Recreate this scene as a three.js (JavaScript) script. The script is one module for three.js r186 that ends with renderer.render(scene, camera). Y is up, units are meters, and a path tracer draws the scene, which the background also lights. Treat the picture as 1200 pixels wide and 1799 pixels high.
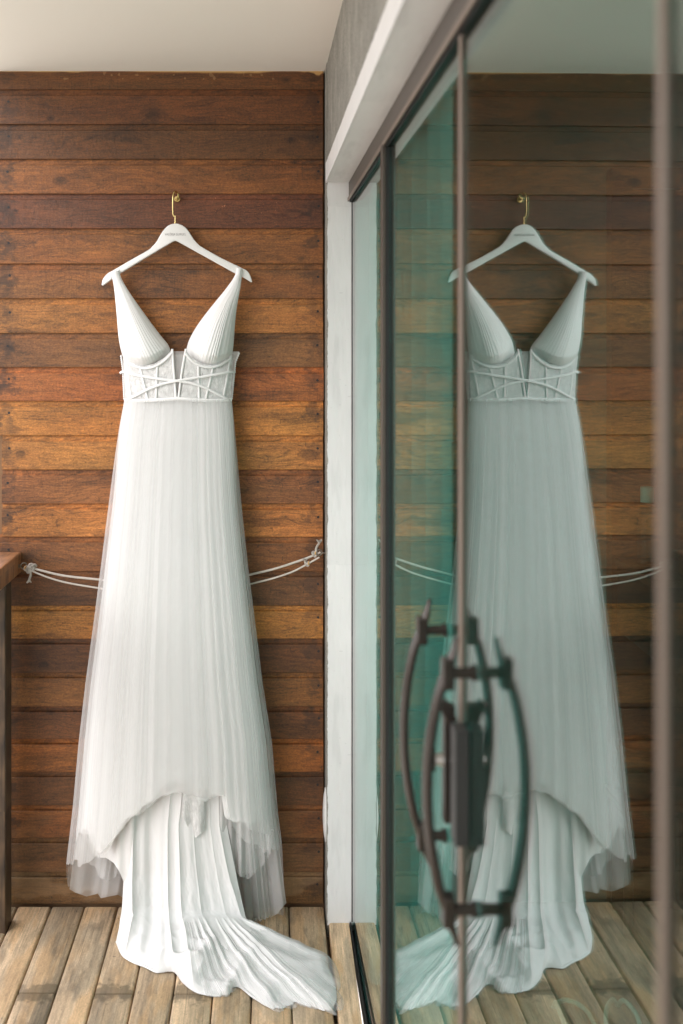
import * as THREE from 'three';
import { FontLoader } from 'three/addons/loaders/FontLoader.js';
import { TextGeometry } from 'three/addons/geometries/TextGeometry.js';
import { RoundedBoxGeometry } from 'three/addons/geometries/RoundedBoxGeometry.js';
import { mergeGeometries, toCreasedNormals } from 'three/addons/utils/BufferGeometryUtils.js';

// ---------- camera, sky, sun, exposure ----------
const K = 0.00164;                 // metres per picture pixel on the plane of the plank wall (z = 0)
const F = 1749;                    // focal length in those pixels
const D = F * K, EYE = 979 * K;    // distance of the camera from the wall, height of the eye
const scene = new THREE.Scene();
const camera = new THREE.PerspectiveCamera(2 * Math.atan(1188 / F) * 180 / Math.PI, 1200 / 1799, 0.05, 900);
camera.setViewOffset(1584.9, 2376, 314.4, 577, 1200, 1799);
camera.position.set(0, EYE, D);
camera.lookAt(0, EYE, 0);
camera.focus = D - 0.02; camera.userData.fStop = 1.8;
const renderer = new THREE.WebGLRenderer({ antialias: true });
renderer.toneMapping = THREE.LinearToneMapping;
renderer.toneMappingExposure = 2.48;
renderer.shadowMap.enabled = true;
{
  const W = 256, H = 128, a = new Float32Array(W * H * 4);
  for (let j = 0; j < H; j++) for (let i = 0; i < W; i++) {
    const e = (j + .5) / H * Math.PI - Math.PI / 2, o = (j * W + i) * 4;
    const c = 0.06 * (Math.sin(i * 6 * Math.PI * 2 / W + 3 * Math.sin(e * 7)) + Math.sin(i * 3 * Math.PI * 2 / W + e * 9));
    const l = e < 0 ? .55 : .95 + .25 * Math.sin(e) + c * Math.cos(e);
    a[o] = l; a[o + 1] = l * .982; a[o + 2] = l * 1.02; a[o + 3] = 1;
  }
  const t = new THREE.DataTexture(a, W, H, THREE.RGBAFormat, THREE.FloatType);
  t.mapping = THREE.EquirectangularReflectionMapping; t.magFilter = THREE.LinearFilter; t.needsUpdate = true;
  scene.background = t; scene.environment = t; scene.backgroundIntensity = 1; scene.environmentIntensity = 1;
}
const sun = new THREE.DirectionalLight(new THREE.Color(1, .965, .94), .55);
sun.position.set(-3.6, 3.6, 4.2); sun.target.position.set(0, 1, 0);
sun.castShadow = true; sun.shadow.radius = 60; sun.shadow.mapSize.set(2048, 2048);
Object.assign(sun.shadow.camera, { left: -4, right: 4, top: 4, bottom: -4, near: .1, far: 20 });
scene.add(sun, sun.target);

// ---------- helpers ----------
let seed = 7; const rnd = () => (seed = (seed * 16807) % 2147483647) / 2147483647;
const TBL = new Float32Array(65536); for (let i = 0; i < 65536; i++) TBL[i] = rnd();
function vn(x, y) { // value noise 0..1
  const xi = Math.floor(x), yi = Math.floor(y); let fx = x - xi, fy = y - yi;
  fx = fx * fx * (3 - 2 * fx); fy = fy * fy * (3 - 2 * fy);
  const h = (a, b) => TBL[((a & 255) + (b & 255) * 256)];
  const a = h(xi, yi), b = h(xi + 1, yi), c = h(xi, yi + 1), d = h(xi + 1, yi + 1);
  return a + (b - a) * fx + (c - a + (a - b - c + d) * fx) * fy;
}
const fbm = (x, y, n = 4) => { let s = 0, a = .5, t = 0; for (let i = 0; i < n; i++) { s += a * vn(x, y); t += a; x = x * 2.03 + 17.3; y = y * 2.03 + 9.1; a *= .5; } return s / t; };
const clamp = (x, a = 0, b = 1) => Math.min(b, Math.max(a, x));
const sm = (a, b, x) => { const t = clamp((x - a) / (b - a)); return t * t * (3 - 2 * t); };
const lerp = (a, b, t) => a + (b - a) * t;
const pw = (pts, x) => { if (x <= pts[0][0]) return pts[0][1]; for (let i = 1; i < pts.length; i++) if (x <= pts[i][0]) return lerp(pts[i - 1][1], pts[i][1], (x - pts[i - 1][0]) / (pts[i][0] - pts[i - 1][0])); return pts[pts.length - 1][1]; };
// a survey mark (read off the photograph) on the plane z = const, in metres
const at = (px, py, z = 0) => new THREE.Vector3((px - 478) * K * (D - z) / D, EYE - (py - 611) * K * (D - z) / D, z);
const onFloor = (px, py, h = 0) => { const s = (py - 611) / (979 - h / K); return at(px, py, D * (1 - 1 / s)); };
const used = {};
const numbered = (n) => { used[n] = (used[n] ?? -1) + 1; return used[n] ? `${n}_${String(used[n]).padStart(3, '0')}` : n; };
function mesh(name, geo, mat, parent) { const m = new THREE.Mesh(geo, mat); m.name = parent ? name : numbered(name); m.castShadow = m.receiveShadow = true; (parent || scene).add(m); return m; }
function thing(name, label, category, pos = [0, 0, 0], group) { const o = new THREE.Group(); o.name = numbered(name); o.position.set(...pos); o.userData = { label, category }; if (group) o.userData.group = group; scene.add(o); return o; }
function structure(o, label) { o.userData.kind = 'structure'; if (label) o.userData.label = label; return o; }
function part(name, parent) { const o = new THREE.Group(); o.name = name; parent.add(o); return o; }
const box = (x0, x1, y0, y1, z0, z1, r = 0) => { const w = x1 - x0, h = y1 - y0, d = z1 - z0; const g = r ? new RoundedBoxGeometry(w, h, d, 2, r) : new THREE.BoxGeometry(w, h, d); g.translate((x0 + x1) / 2, (y0 + y1) / 2, (z0 + z1) / 2); return g; };
// uv in metres from the dominant axis of each face
function uvMetres(g, sc = 1) { const n = g.index ? g.toNonIndexed() : g; const p = n.attributes.position, q = n.attributes.normal, u = new Float32Array(p.count * 2);
  for (let i = 0; i < p.count; i++) { const ax = Math.abs(q.getX(i)), ay = Math.abs(q.getY(i)), az = Math.abs(q.getZ(i)); const [a, b] = ax > ay && ax > az ? [p.getZ(i), p.getY(i)] : ay > az ? [p.getX(i), p.getZ(i)] : [p.getX(i), p.getY(i)]; u[i * 2] = a * sc; u[i * 2 + 1] = b * sc; }
  n.setAttribute('uv', new THREE.BufferAttribute(u, 2)); return n; }
const tube = (pts, r, seg = 24, rs = 8, closed = false) => new THREE.TubeGeometry(new THREE.CatmullRomCurve3(pts, closed), seg, r, rs, closed);
function grid(nu, nv, f, closedU = false) { // f(u, v) -> Vector3
  const p = new Float32Array((nu + 1) * (nv + 1) * 3), uv = new Float32Array((nu + 1) * (nv + 1) * 2), ix = [];
  for (let j = 0; j <= nv; j++) for (let i = 0; i <= nu; i++) { const k = j * (nu + 1) + i, q = f(i / nu, j / nv); p[k * 3] = q.x; p[k * 3 + 1] = q.y; p[k * 3 + 2] = q.z; uv[k * 2] = i / nu; uv[k * 2 + 1] = j / nv; if (i < nu && j < nv) { const b = k + nu + 1; ix.push(k, b, k + 1, k + 1, b, b + 1); } }
  const g = new THREE.BufferGeometry(); g.setAttribute('position', new THREE.BufferAttribute(p, 3)); g.setAttribute('uv', new THREE.BufferAttribute(uv, 2)); g.setIndex(ix); g.computeVertexNormals(); return g; }
function dataTex(W, H, f, srgb = true) { // f(i, j) -> [r, g, b] 0..255
  const a = new Uint8Array(W * H * 4); for (let j = 0; j < H; j++) for (let i = 0; i < W; i++) { const c = f(i, j), o = (j * W + i) * 4; a[o] = clamp(c[0], 0, 255); a[o + 1] = clamp(c[1], 0, 255); a[o + 2] = clamp(c[2], 0, 255); a[o + 3] = 255; }
  const t = new THREE.DataTexture(a, W, H); t.wrapS = t.wrapT = THREE.RepeatWrapping; t.magFilter = THREE.LinearFilter; if (srgb) t.colorSpace = THREE.SRGBColorSpace; t.needsUpdate = true; return t; }
const std = (o) => new THREE.MeshStandardMaterial(o), phy = (o) => new THREE.MeshPhysicalMaterial(o);
const lin = (r, g, b) => new THREE.Color().setRGB(r, g, b);

// ---------- materials ----------
// plank wall: one texture row per plank
const seams = [119, 157.5, 218.6, 280, 341, 402, 464, 525, 586, 646, 705.5, 766, 826, 886, 944, 1004.5, 1065, 1123, 1183, 1242, 1299, 1357, 1416, 1473, 1533, 1589];
const tones = [[112, 70, 40], [110, 66, 38], [104, 66, 41], [128, 79, 46], [108, 64, 47], [130, 82, 48], [132, 84, 52], [150, 98, 58], [124, 82, 56], [150, 88, 52], [158, 104, 60], [158, 106, 64], [134, 84, 56], [158, 102, 62], [126, 80, 52], [108, 70, 47], [156, 104, 58], [102, 64, 40], [122, 80, 48], [108, 66, 41], [134, 82, 44], [102, 66, 43], [122, 74, 42], [104, 70, 46], [112, 80, 55]];
const NP = tones.length, PW = 1536, PH = 80;
const KNOTS = [[0, .885, .55, .012], [1, .17, .8, .010], [1, .48, .7, .030], [2, .9, .45, .016], [3, .2, .6, .018], [5, .93, .82, .011], [6, .33, .62, .022], [8, .05, .4, .013], [9, .72, .5, .015], [11, .08, .5, .016], [14, .1, .5, .02], [17, .15, .7, .016], [18, .78, .3, .012], [22, .06, .5, .014], [24, .93, .45, .013]];
const plankPix = (i, j) => {
  const r = Math.floor(j / PH), v = (j - r * PH) / PH, u = i / PW, T = tones[Math.min(r, NP - 1)], o = r * 13.7;
  let knot = 0; for (const [kr, ku, kv, kw] of KNOTS) if (kr === r) knot = Math.max(knot, Math.exp(-(((u - ku) * .95 / kw) ** 2) - (((v - kv) * .1 / (kw * .62)) ** 2)));
  const warp = (fbm(u * 4 + o, v * 2 + o, 3) - .5) * 2.2 + knot * .8;
  const ring = .5 + .5 * Math.sin((v * 5 + warp * 3.2 + fbm(u * 2 + o * 2, v * 1.2, 2) * 7) * 4.2);
  const fib = fbm(u * 34 + o, v * 46 + o + warp * 6, 3), fine = vn(u * 260 + o, v * 75 + o * 3);
  const patch = fbm(u * 7 + o * 1.7, v * 2.2 + o, 4), stain = sm(.56, .74, fbm(u * 5.5 + o * 2.3, v * 2.6 + o * .7, 4));
  const saw = (r % 3 ? .35 : 1) * sm(.55, .9, vn(u * 420 + o, v * 2.2)) * sm(.4, .7, fbm(u * 3 + o, v + 5, 2));
  const lipped = r && v < .17; let l = .95 + .09 * (ring - .5) * (r % 2 ? 1 : .5) + .36 * (fib - .5) + .30 * (fine - .5) + .16 * (vn(i / 1.6, j / 1.3) - .5) - .15 * sm(.80, 1, .5 + .5 * Math.sin((v * 9 + warp * 4.5) * 6.28)) * sm(.35, .65, fbm(u * 6 + o * 4, v * 2, 2)) + .32 * (patch - .45) - .14 * stain - .10 * saw + (lipped ? .10 + .25 * (vn(u * 90 + v * 30 + o, v * 20) - .5) : 0);
  l *= 1 - .42 * knot * (.55 + .6 * fbm(u * 90, v * 12 + o, 2)); const red = (fbm(u * 3 + o * 3, v * 1.4 + 40, 3) - .5) * .5;
  const tc = Math.pow((T[0] + T[1]) / 205, .3); let R = T[0] * 1.0 * tc * l * (1 + .05 * red), G = T[1] * .99 * tc * l * (1 - .13 * red), B = T[2] * .80 * tc * l * (1 - .18 * red);
  // dirt and tannin round the nails at both ends, with their own ragged outlines
  for (const [cu, cv, w] of [[.968, .34, 1], [.028, .34, 1], [.04, .62, .8]]) {
    const d = Math.hypot((u - cu) * 1.0 / .030, (v - cv) / .30) + (fbm(u * 60 + o, v * 9 + o, 3) - .5) * 2.2;
    const k = w * sm(1.25, .35, d) * (.25 + .75 * vn(r * 3.1, cu * 9)) * .48; R = lerp(R, 38, k); G = lerp(G, 28, k); B = lerp(B, 24, k);
  }
  // small knots and pocks
  const sp = vn(u * 150 + o * 5, v * 11 + o); if (sp > .93) { const k = (sp - .93) * 7; R *= 1 - k * .8; G *= 1 - k * .8; B *= 1 - k * .8; }
  if (r === 4 && vn(u * 500, v * 30) > .93 && u > .66 && u < .86) { R += 60; G += 45; B += 35; }
  if (r === 0) { const e = v - .13 - .16 * fbm(u * 9, 3, 3) - .22 * sm(.92, .99, u) * fbm(u * 60, 1, 2); const k = sm(.06, -.03, e); R = lerp(R, 196, k); G = lerp(G, 156, k); B = lerp(B, 98, k);
    const s2 = vn(u * 90, v * 6) > .86 && v < .55 ? .35 : 0; R = lerp(R, 190, s2); G = lerp(G, 160, s2); B = lerp(B, 120, s2); }
  if (r >= 22) { const k = (r === 24 ? .5 : .16) * sm(.45, .62, fbm(u * 8 + 3, v * 2 + r, 4)); R = lerp(R, 150, k); G = lerp(G, 122, k); B = lerp(B, 92, k); }
  return [R, G, B];
};
const plankTex = dataTex(PW, NP * PH, plankPix);
const plankBump = dataTex(1024, 512, (i, j) => { const b = 255 * (.6 * fbm(i / 20, j / 3.2, 3) + .25 * vn(i / 5, j / 1.5) + .15 * vn(i / 90, j / 60)); return [b, b, b]; }, false);
const plankMat = std({ map: plankTex, roughness: .58, bumpMap: plankBump, bumpScale: .0012 });
// deck boards
const NB = 14, DW = 2048, DH = 96;
const deckTex = dataTex(DW, NB * DH, (i, j) => {
  const r = Math.floor(j / DH), v = (j - r * DH) / DH, u = i / DW, o = r * 7.9, tone = .88 + .24 * vn(r * 2.7, 3.3);
  const fib = fbm(u * 40 + o, v * 26 + o, 3), fine = vn(u * 300 + o, v * 60 + o), patch = fbm(u * 26 + o, v * 2.6 + o, 4), worn = sm(.47, .66, fbm(u * 34 + o * 2, v * 3.4 + o, 4)), grey = sm(.5, .68, fbm(u * 18 + o * 3, v * 1.6 + o, 4));
  let l = tone * (.86 + .26 * (fib - .5) + .10 * (fine - .5) + .34 * (patch - .45));
  let R = 222 * l, G = 194 * l, B = 158 * l;
  R = lerp(R, 200, worn * .35); G = lerp(G, 156, worn * .35); B = lerp(B, 106, worn * .35);
  R = lerp(R, 158 * l, grey * .5); G = lerp(G, 146 * l, grey * .5); B = lerp(B, 126 * l, grey * .5);
  const moss = sm(.60, .78, fbm(u * 60 + o * 4, v * 5 + o, 4)); R *= 1 - .12 * moss; G *= 1 - .12 * moss; B *= 1 - .12 * moss;
  const crack = sm(.88, .97, vn(u * 22 + o * 3, v * 44 + o)) * .35 + .14 * (vn(i / 1.5, j / 1.4) - .5); R *= 1 - crack; G *= 1 - crack; B *= 1 - crack; const sp = vn(u * 520 + o, v * 16 + o * 2); if (sp > .95) { const k = (sp - .95) * 10; R *= 1 - k; G *= 1 - k; B *= 1 - k; }
  if (r < NB) { // grey water stains beside butt joints
    const d = Math.abs(u - .0945) / .0075 + (fbm(u * 240 + o, v * 6 + o, 3) - .5) * 2.6, k = (r % 2 ? .55 : 0) * sm(1.3, .5, d); R = lerp(R, 92, k); G = lerp(G, 80, k); B = lerp(B, 62, k); }
  return [R, G, B];
});
const deckMat = std({ map: deckTex, roughness: .66, bumpMap: plankBump, bumpScale: .0012 });
const railTex = dataTex(256, 512, (i, j) => { const f = fbm(i / 9, j / 60, 3), p = fbm(i / 60, j / 80 + 9, 3), l = .72 + .5 * (f - .4) + .3 * (p - .5); return [168 * l, 116 * l, 76 * l]; });
const railMat = std({ map: railTex, roughness: .5 });
const postTex = dataTex(256, 512, (i, j) => { const f = fbm(i / 6, j / 90, 3), p = fbm(i / 40, j / 70 + 9, 3), l = .66 + .6 * (f - .4) + .5 * (p - .5); return [96 * l, 74 * l, 52 * l]; });
const postMat = std({ map: postTex, roughness: .6 });
const concTex = dataTex(512, 512, (i, j) => { const l = 142 + 36 * (fbm(i / 50, j / 50, 4) - .5) + 40 * (vn(i / 1.7, j / 1.7) - .5) + (vn(i / 5, j / 5) > .9 ? -34 : 0); return [l, l * .985, l * .93]; });
const concBump = dataTex(512, 512, (i, j) => { const l = 255 * (.55 * vn(i / 2.2, j / 2.2) + .45 * fbm(i / 14, j / 14, 3)); return [l, l, l]; }, false);
concTex.repeat.set(2, 2); concBump.repeat.set(2, 2);
const concMat = std({ map: concTex, roughness: .95, bumpMap: concBump, bumpScale: .003 });
const paintBump = dataTex(512, 512, (i, j) => { const l = 255 * (.5 * fbm(i / 5, j / 22, 3) + .5 * fbm(i / 60, j / 60, 3)); return [l, l, l]; }, false);
const paintTex = dataTex(512, 512, (i, j) => { const l = 219 + 12 * (fbm(i / 40, j / 70, 4) - .5) - (vn(i / 4, j / 4) > .975 ? 16 : 0) - 7 * sm(.6, .8, fbm(i / 8, j / 60 + 4, 3)); return [l, l * .998, l * .99]; });
const paintMat = std({ map: paintTex, roughness: .62, bumpMap: paintBump, bumpScale: .0014 });
const ceilMat = std({ color: lin(.86, .82, .75), roughness: .9, bumpMap: paintBump, bumpScale: .0003 });
const darkBronze = std({ color: lin(.10, .082, .068), metalness: .5, roughness: .45 });
const bronze = std({ color: lin(.23, .18, .145), metalness: .45, roughness: .42 });
const handleMat = std({ color: lin(.06, .051, .044), metalness: .6, roughness: .18 });
const blackRubber = std({ color: lin(.012, .012, .012), roughness: .6 });
const steel = std({ color: lin(.62, .62, .6), metalness: 1, roughness: .3 });
const rust = std({ color: lin(.28, .24, .2), metalness: .8, roughness: .5 });
const brass = std({ color: lin(.72, .56, .25), metalness: 1, roughness: .24 });
const hangerMat = phy({ color: lin(.80, .80, .78), roughness: .38, clearcoat: .25, clearcoatRoughness: .3 });
const inkMat = std({ color: lin(.22, .21, .20), roughness: .7 });
const glassMat = phy({ color: lin(.55, .83, .79), transmission: 1, thickness: 0, roughness: 0, ior: 2.15 });
// fabrics
const tulleBump = dataTex(512, 512, (i, j) => { const l = 128 + 90 * (vn(i / 1.6, j / 40) - .5) + 60 * (vn(i / 5, j / 90) - .5); return [l, l, l]; }, false);
const streaks = (sd) => dataTex(1024, 8, (i, j) => { const u = i / 1024, l = 255 * clamp(.55 + .75 * (.45 * fbm(u * 70, sd, 3) + .55 * fbm(u * 22, sd + 5, 2) - .2) + .12 * (vn(u * 240, sd) - .5)); return [l, l, l]; }, false);
const alphaA = streaks(3), alphaB = streaks(9); alphaA.repeat.set(2, 1); alphaB.repeat.set(2, 1);
const tulleA = phy({ color: lin(.83, .83, .82), roughness: .9, transmission: .25, thickness: 0, transparent: true, opacity: .42, alphaMap: alphaA, side: THREE.DoubleSide });
const tulleB = phy({ color: lin(.83, .83, .82), roughness: .9, transmission: .25, thickness: 0, transparent: true, opacity: .72, alphaMap: alphaB, side: THREE.DoubleSide });
const tulleBack = phy({ color: lin(.84, .85, .84), roughness: .9, transmission: .25, thickness: 0, transparent: true, opacity: .38, side: THREE.DoubleSide });
const crepe = phy({ color: lin(.83, .83, .82), roughness: .7, side: THREE.DoubleSide });
const satin = phy({ color: lin(.74, .74, .73), roughness: .7, side: THREE.DoubleSide });
const cupMat = phy({ color: lin(.82, .82, .81), roughness: .85, side: THREE.DoubleSide });
const bandMat = phy({ color: lin(.82, .82, .81), roughness: .7 });
// lace: embroidered sprigs drawn as thread
function laceCanvas(bg, fg, n, S = 512) {
  const c = document.createElement('canvas'); c.width = c.height = S; const x = c.getContext('2d'); x.fillStyle = bg; x.fillRect(0, 0, S, S); x.strokeStyle = fg; x.fillStyle = fg; x.lineCap = 'round';
  for (let k = 0; k < n; k++) { const cx = rnd() * S, cy = rnd() * S, R = 14 + rnd() * 22, a0 = rnd() * 6.28, m = 5 + Math.floor(rnd() * 3);
    for (const [ox, oy] of [[0, 0], [S, 0], [-S, 0], [0, S], [0, -S]]) { 
      for (let q = 0; q < m; q++) { const a = a0 + q * 6.283 / m; x.lineWidth = 3; x.beginPath(); x.ellipse(cx + ox + Math.cos(a) * R * .6, cy + oy + Math.sin(a) * R * .6, R * .42, R * .2, a, 0, 6.283); x.stroke(); if (q % 2) x.fill(); }
      x.lineWidth = 4; x.beginPath(); x.moveTo(cx + ox, cy + oy); x.quadraticCurveTo(cx + ox + Math.cos(a0) * R * 2, cy + oy + Math.sin(a0) * R * 2, cx + ox + Math.cos(a0 + .9) * R * 2.8, cy + oy + Math.sin(a0 + .9) * R * 2.8); x.stroke(); }
  }
  const t = new THREE.CanvasTexture(c); t.wrapS = t.wrapT = THREE.RepeatWrapping; return t; }
const laceCol = laceCanvas('rgb(222,222,220)', 'rgb(242,242,240)', 40); laceCol.colorSpace = THREE.SRGBColorSpace; laceCol.repeat.set(3.2, 1.5);
const laceBump = laceCanvas('#000', '#fff', 40); laceBump.repeat.set(3.2, 1.5);
const laceMat = phy({ map: laceCol, roughness: .85, bumpMap: laceBump, bumpScale: .0005, side: THREE.DoubleSide, transparent: true, opacity: .88 });
const sheerMat = phy({ color: lin(.92, .92, .90), roughness: 1, transmission: .35, thickness: 0, transparent: true, opacity: .72, side: THREE.DoubleSide });

// ---------- the setting ----------
const ground = structure(mesh('ground', new THREE.CircleGeometry(400, 64).rotateX(-Math.PI / 2).translate(0, -3.2, 0), std({ color: lin(.58, .55, .49), roughness: 1 })), 'pale sandy ground below the balcony');
const CEIL = EYE + 486 * K, XW = .1525, Z1 = .086, ZN = 4.3, YL = EYE + 284 * K;   // ceiling, outer face of the concrete wall, start of the door opening, near end, lintel
structure(mesh('ceiling', uvMetres(box(-.88, 4.2, CEIL, CEIL + .16, -.25, ZN)), ceilMat), 'off-white painted balcony ceiling');
{ // deck boards, each with rounded shoulders
  const deck = structure(thing('deck', 'weathered tan deck of boards running out from the plank wall'));
  delete deck.userData.category;
  const gaps = [-87, -28, 32, 91.5, 149.5, 208, 268, 328, 388, 447, 507.4, 569];
  const board = (x0, x1, z0, z1, row) => {
    const w = x1 - x0, r = .007, s = new THREE.Shape(); s.moveTo(x0, -.028); s.lineTo(x1, -.028); s.lineTo(x1, -r); s.quadraticCurveTo(x1, 0, x1 - r, 0); s.lineTo(x0 + r, 0); s.quadraticCurveTo(x0, 0, x0, -r); s.closePath();
    const g = new THREE.ExtrudeGeometry(s, { depth: z1 - z0 - .012, bevelEnabled: true, bevelThickness: .006, bevelSize: .004, bevelOffset: -.004, bevelSegments: 2, curveSegments: 4, steps: 1 }); g.translate(0, 0, z0 + .006);
    const p = g.attributes.position, u = g.attributes.uv; for (let i = 0; i < p.count; i++) u.setXY(i, p.getZ(i) / 4.1, (row + .04 + .92 * clamp((p.getX(i) - x0) / w)) / NB);
    mesh('deck_board', toCreasedNormals(g, .6), deckMat, deck);
  };
  gaps.slice(0, -1).forEach((g, i) => {
    const x0 = (g - 478) * K + .0014, x1 = (gaps[i + 1] - 478) * K - .0014, row = i % NB;
    const j = i % 2 ? .385 + .01 * Math.sin(i * 3) : 1.05 + .2 * Math.sin(i * 5), c = (y) => y;
    board(x0, x1, .006, j - .0015, row); board(x0, x1, j + .0015, ZN, row);
  });
  const sub = mesh('joist_bed', box(-1.0, .2, -.12, -.042, -.1, ZN), std({ color: lin(.20, .15, .10), roughness: 1 }), deck);
  const strip = box(-.9, .15, -.05, -.026, -.004, .006); 
}
// ---------- plank wall ----------
{
  const wall = thing('plank_wall', 'varnished brown wall of horizontal lapped wooden planks under the ceiling', 'wall');
  const X1 = (567.3 - 478) * K, shade = 0;
  for (let i = 0; i < NP; i++) {
    const yt = EYE - (seams[i] - 611) * K, yb = EYE - (seams[i + 1] - 611) * K + .0012;
    const x0 = (i >= 11 && i <= 13 ? 3 - 478 : -8 - 478) * K, x1 = X1 + (i === 9 ? .0022 : (vn(i * 3.3, 8) - .5) * .0025), zf = (vn(i * 1.7, 2) - .5) * .0022, c = .0022;
    const lip = i === 0 ? .0005 : .0150 - .001 * vn(i, 4);
    const s = new THREE.Shape(); // x of the shape = z, y = y
    const pts = [[-.0100, i ? yt + .006 : yt], [-.0100, yt - lip], [zf - c * .7, yt - lip - .0004], [zf, yt - lip - c], [zf, yb + .0016], [zf - .0012, yb], [-.0088, yb], [-.0088, yb + .0075], [-.023, yb + .0075], [-.023, i ? yt + .006 : yt]];
    pts.forEach(([z, y], k) => k ? s.lineTo(z, y) : s.moveTo(z, y)); s.closePath();
    const g = new THREE.ExtrudeGeometry(s, { depth: x1 - x0, bevelEnabled: false, steps: 1 }); g.rotateY(Math.PI / 2).scale(1, 1, -1);
    // after the turn: x = depth, z = -(-shape x)
    const p = g.attributes.position; for (let k = 0; k < p.count; k++) p.setX(k, p.getX(k) + x0);
    const idx = []; for (let k = 0; k < p.count; k += 3) idx.push(k, k + 2, k + 1); g.setIndex(idx);
    const u = g.attributes.uv; for (let k = 0; k < p.count; k++) u.setXY(k, (p.getX(k) + .8) / .95, (i + .03 + .94 * clamp((yt - p.getY(k)) / (yt - yb))) / NP);
    const h = g.toNonIndexed(); h.computeVertexNormals();
    const pl = mesh('plank', h, plankMat, wall);
    for (const [nx, ny] of [[556 + 4 * vn(i, 1), .34 + .06 * vn(i, 2)], [13 + 5 * vn(i, 3), .33 + .08 * vn(i, 5)]]) if (i) {
      const n = new THREE.CylinderGeometry(.0036, .0036, .004, 10).rotateX(Math.PI / 2).translate((nx - 478) * K, lerp(yt, yb, ny), zf - .0014); mesh('nail', n, blackRubber, pl);
    }
  }
  mesh('backing', box(-.80, .1515, -.1, CEIL, -.05, -.0240), std({ color: lin(.22, .13, .07), roughness: 1 }), wall);
  // the small brass peg that carries the hanger
  const peg = part('wall_peg', wall), P = at(311.5, 350, 0);
  mesh('stem', new THREE.CylinderGeometry(.0032, .0032, .034, 12).rotateX(Math.PI / 2).translate(P.x, P.y, .015), brass, peg);
  mesh('rosette', new THREE.CylinderGeometry(.0085, .0095, .004, 20).rotateX(Math.PI / 2).translate(P.x, P.y, .004), brass, peg);
}
// ---------- concrete wall with the door opening ----------
const TURN = -.017;   // the door line runs a little off square to the plank wall
const turned = (g) => g.translate(-.22, 0, 0).rotateY(-TURN).translate(.22, 0, 0);
{
  const w = thing('concrete_wall', 'rough grey concrete wall with white painted reveal around the glass doors', 'wall');
  mesh('pier', uvMetres(box(XW, .31, -.1, CEIL, -.25, Z1)), concMat, w);
  mesh('beam', uvMetres(turned(box(XW, .31, YL, CEIL, Z1 + .0005, ZN))), concMat, w);
  // painted pieces have brushed, wavering edges
  const rag = (n, f) => { const a = []; for (let i = 0; i <= n; i++) a.push(f(i / n)); return a; };
  const wob = (t, s) => (fbm(t * 90, s, 3) - .5) * .0042 + (vn(t * 700, s) - .5) * .0016;
  { // reveal facing the camera
    const s = new THREE.Shape(), L = rag(300, (t) => [XW + .0028 + wob(t, 3) , lerp(YL + .05, -.006, t)]); L.forEach(([x, y], i) => i ? s.lineTo(x, y) : s.moveTo(x, y)); s.lineTo(.3095, -.006); s.lineTo(.3095, YL + .05); s.closePath();
    mesh('painted_reveal', uvMetres(new THREE.ExtrudeGeometry(s, { depth: .004, bevelEnabled: false }).translate(0, 0, Z1)), paintMat, w); }
  { // band on the outer face above the opening, and soffit
    const s = new THREE.Shape(), L = rag(400, (t) => [lerp(Z1 - .006, ZN, t), YL + .05 + wob(t * 2, 9)]); s.moveTo(Z1 - .006, YL - .004); L.forEach(([z, y]) => s.lineTo(z, y)); s.lineTo(ZN, YL - .004); s.closePath();
    const g = new THREE.ExtrudeGeometry(s, { depth: .004, bevelEnabled: false }).rotateY(-Math.PI / 2).translate(XW, 0, 0);
    mesh('painted_band', uvMetres(turned(g)), paintMat, w);
    mesh('painted_soffit', uvMetres(turned(box(XW + .0005, .309, YL - .004, YL - .0002, Z1 + .0042, ZN))), paintMat, w); }
  { const eye = part('eye_hook', w), c = at(571, 972, .045);
    mesh('shank', tube([new THREE.Vector3(XW + .01, c.y, .045), new THREE.Vector3(XW - .012, c.y + .001, .045)], .0022, 4, 8), rust, eye);
    mesh('ring', new THREE.TorusGeometry(.0085, .002, 8, 24).rotateY(.4).translate(XW - .019, c.y + .002, .045), rust, eye); }
}
{ // threshold board along the doors
  const s = thing('threshold_board', 'tan wooden threshold board along the foot of the glass doors', 'threshold');
  const shp = (x0, x1) => { const q = new THREE.Shape(); q.moveTo(x0, -.04); q.lineTo(x1, -.04); q.lineTo(x1, .001); q.lineTo(x0 + .008, .001); q.quadraticCurveTo(x0, .001, x0, -.007); q.closePath(); return q; };
  const g = new THREE.ExtrudeGeometry(shp(.1585, .214), { depth: ZN - Z1 - .006, bevelEnabled: false, curveSegments: 5 }); g.translate(0, 0, Z1 + .005);
  const p = g.attributes.position, u = g.attributes.uv; for (let i = 0; i < p.count; i++) u.setXY(i, p.getZ(i) / 4.1 + .3, (12 + .04 + .9 * clamp((p.getX(i) - .1585) / .0556)) / NB);
  mesh('board', toCreasedNormals(g, .6), deckMat, s);
}
{ // round white cover plate on the concrete strip, seen edge-on
  const p = at(571, 1431, .045), c = thing('cover_plate', 'white oval cover plate low on the concrete strip beside the planks', 'cover plate', [XW, p.y, .045]);
  const g = new THREE.SphereGeometry(1, 28, 18).scale(.009, .074, .034); mesh('lid', g, hangerMat, c);
  mesh('rim', new THREE.CylinderGeometry(1, 1, .003, 32).rotateZ(Math.PI / 2).scale(1, .076, .036).translate(-.0016, 0, 0), hangerMat, c);
}
{ // unseen partition added behind the viewer to hold back frontal light
  const w = thing('added_end_blocker', 'unseen grey concrete partition added behind the viewer to block frontal light', 'wall');
  mesh('panel', uvMetres(box(-.86, .1515, -.1, CEIL - .0005, ZN + .001, ZN + .1)), concMat, w);
}
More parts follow.
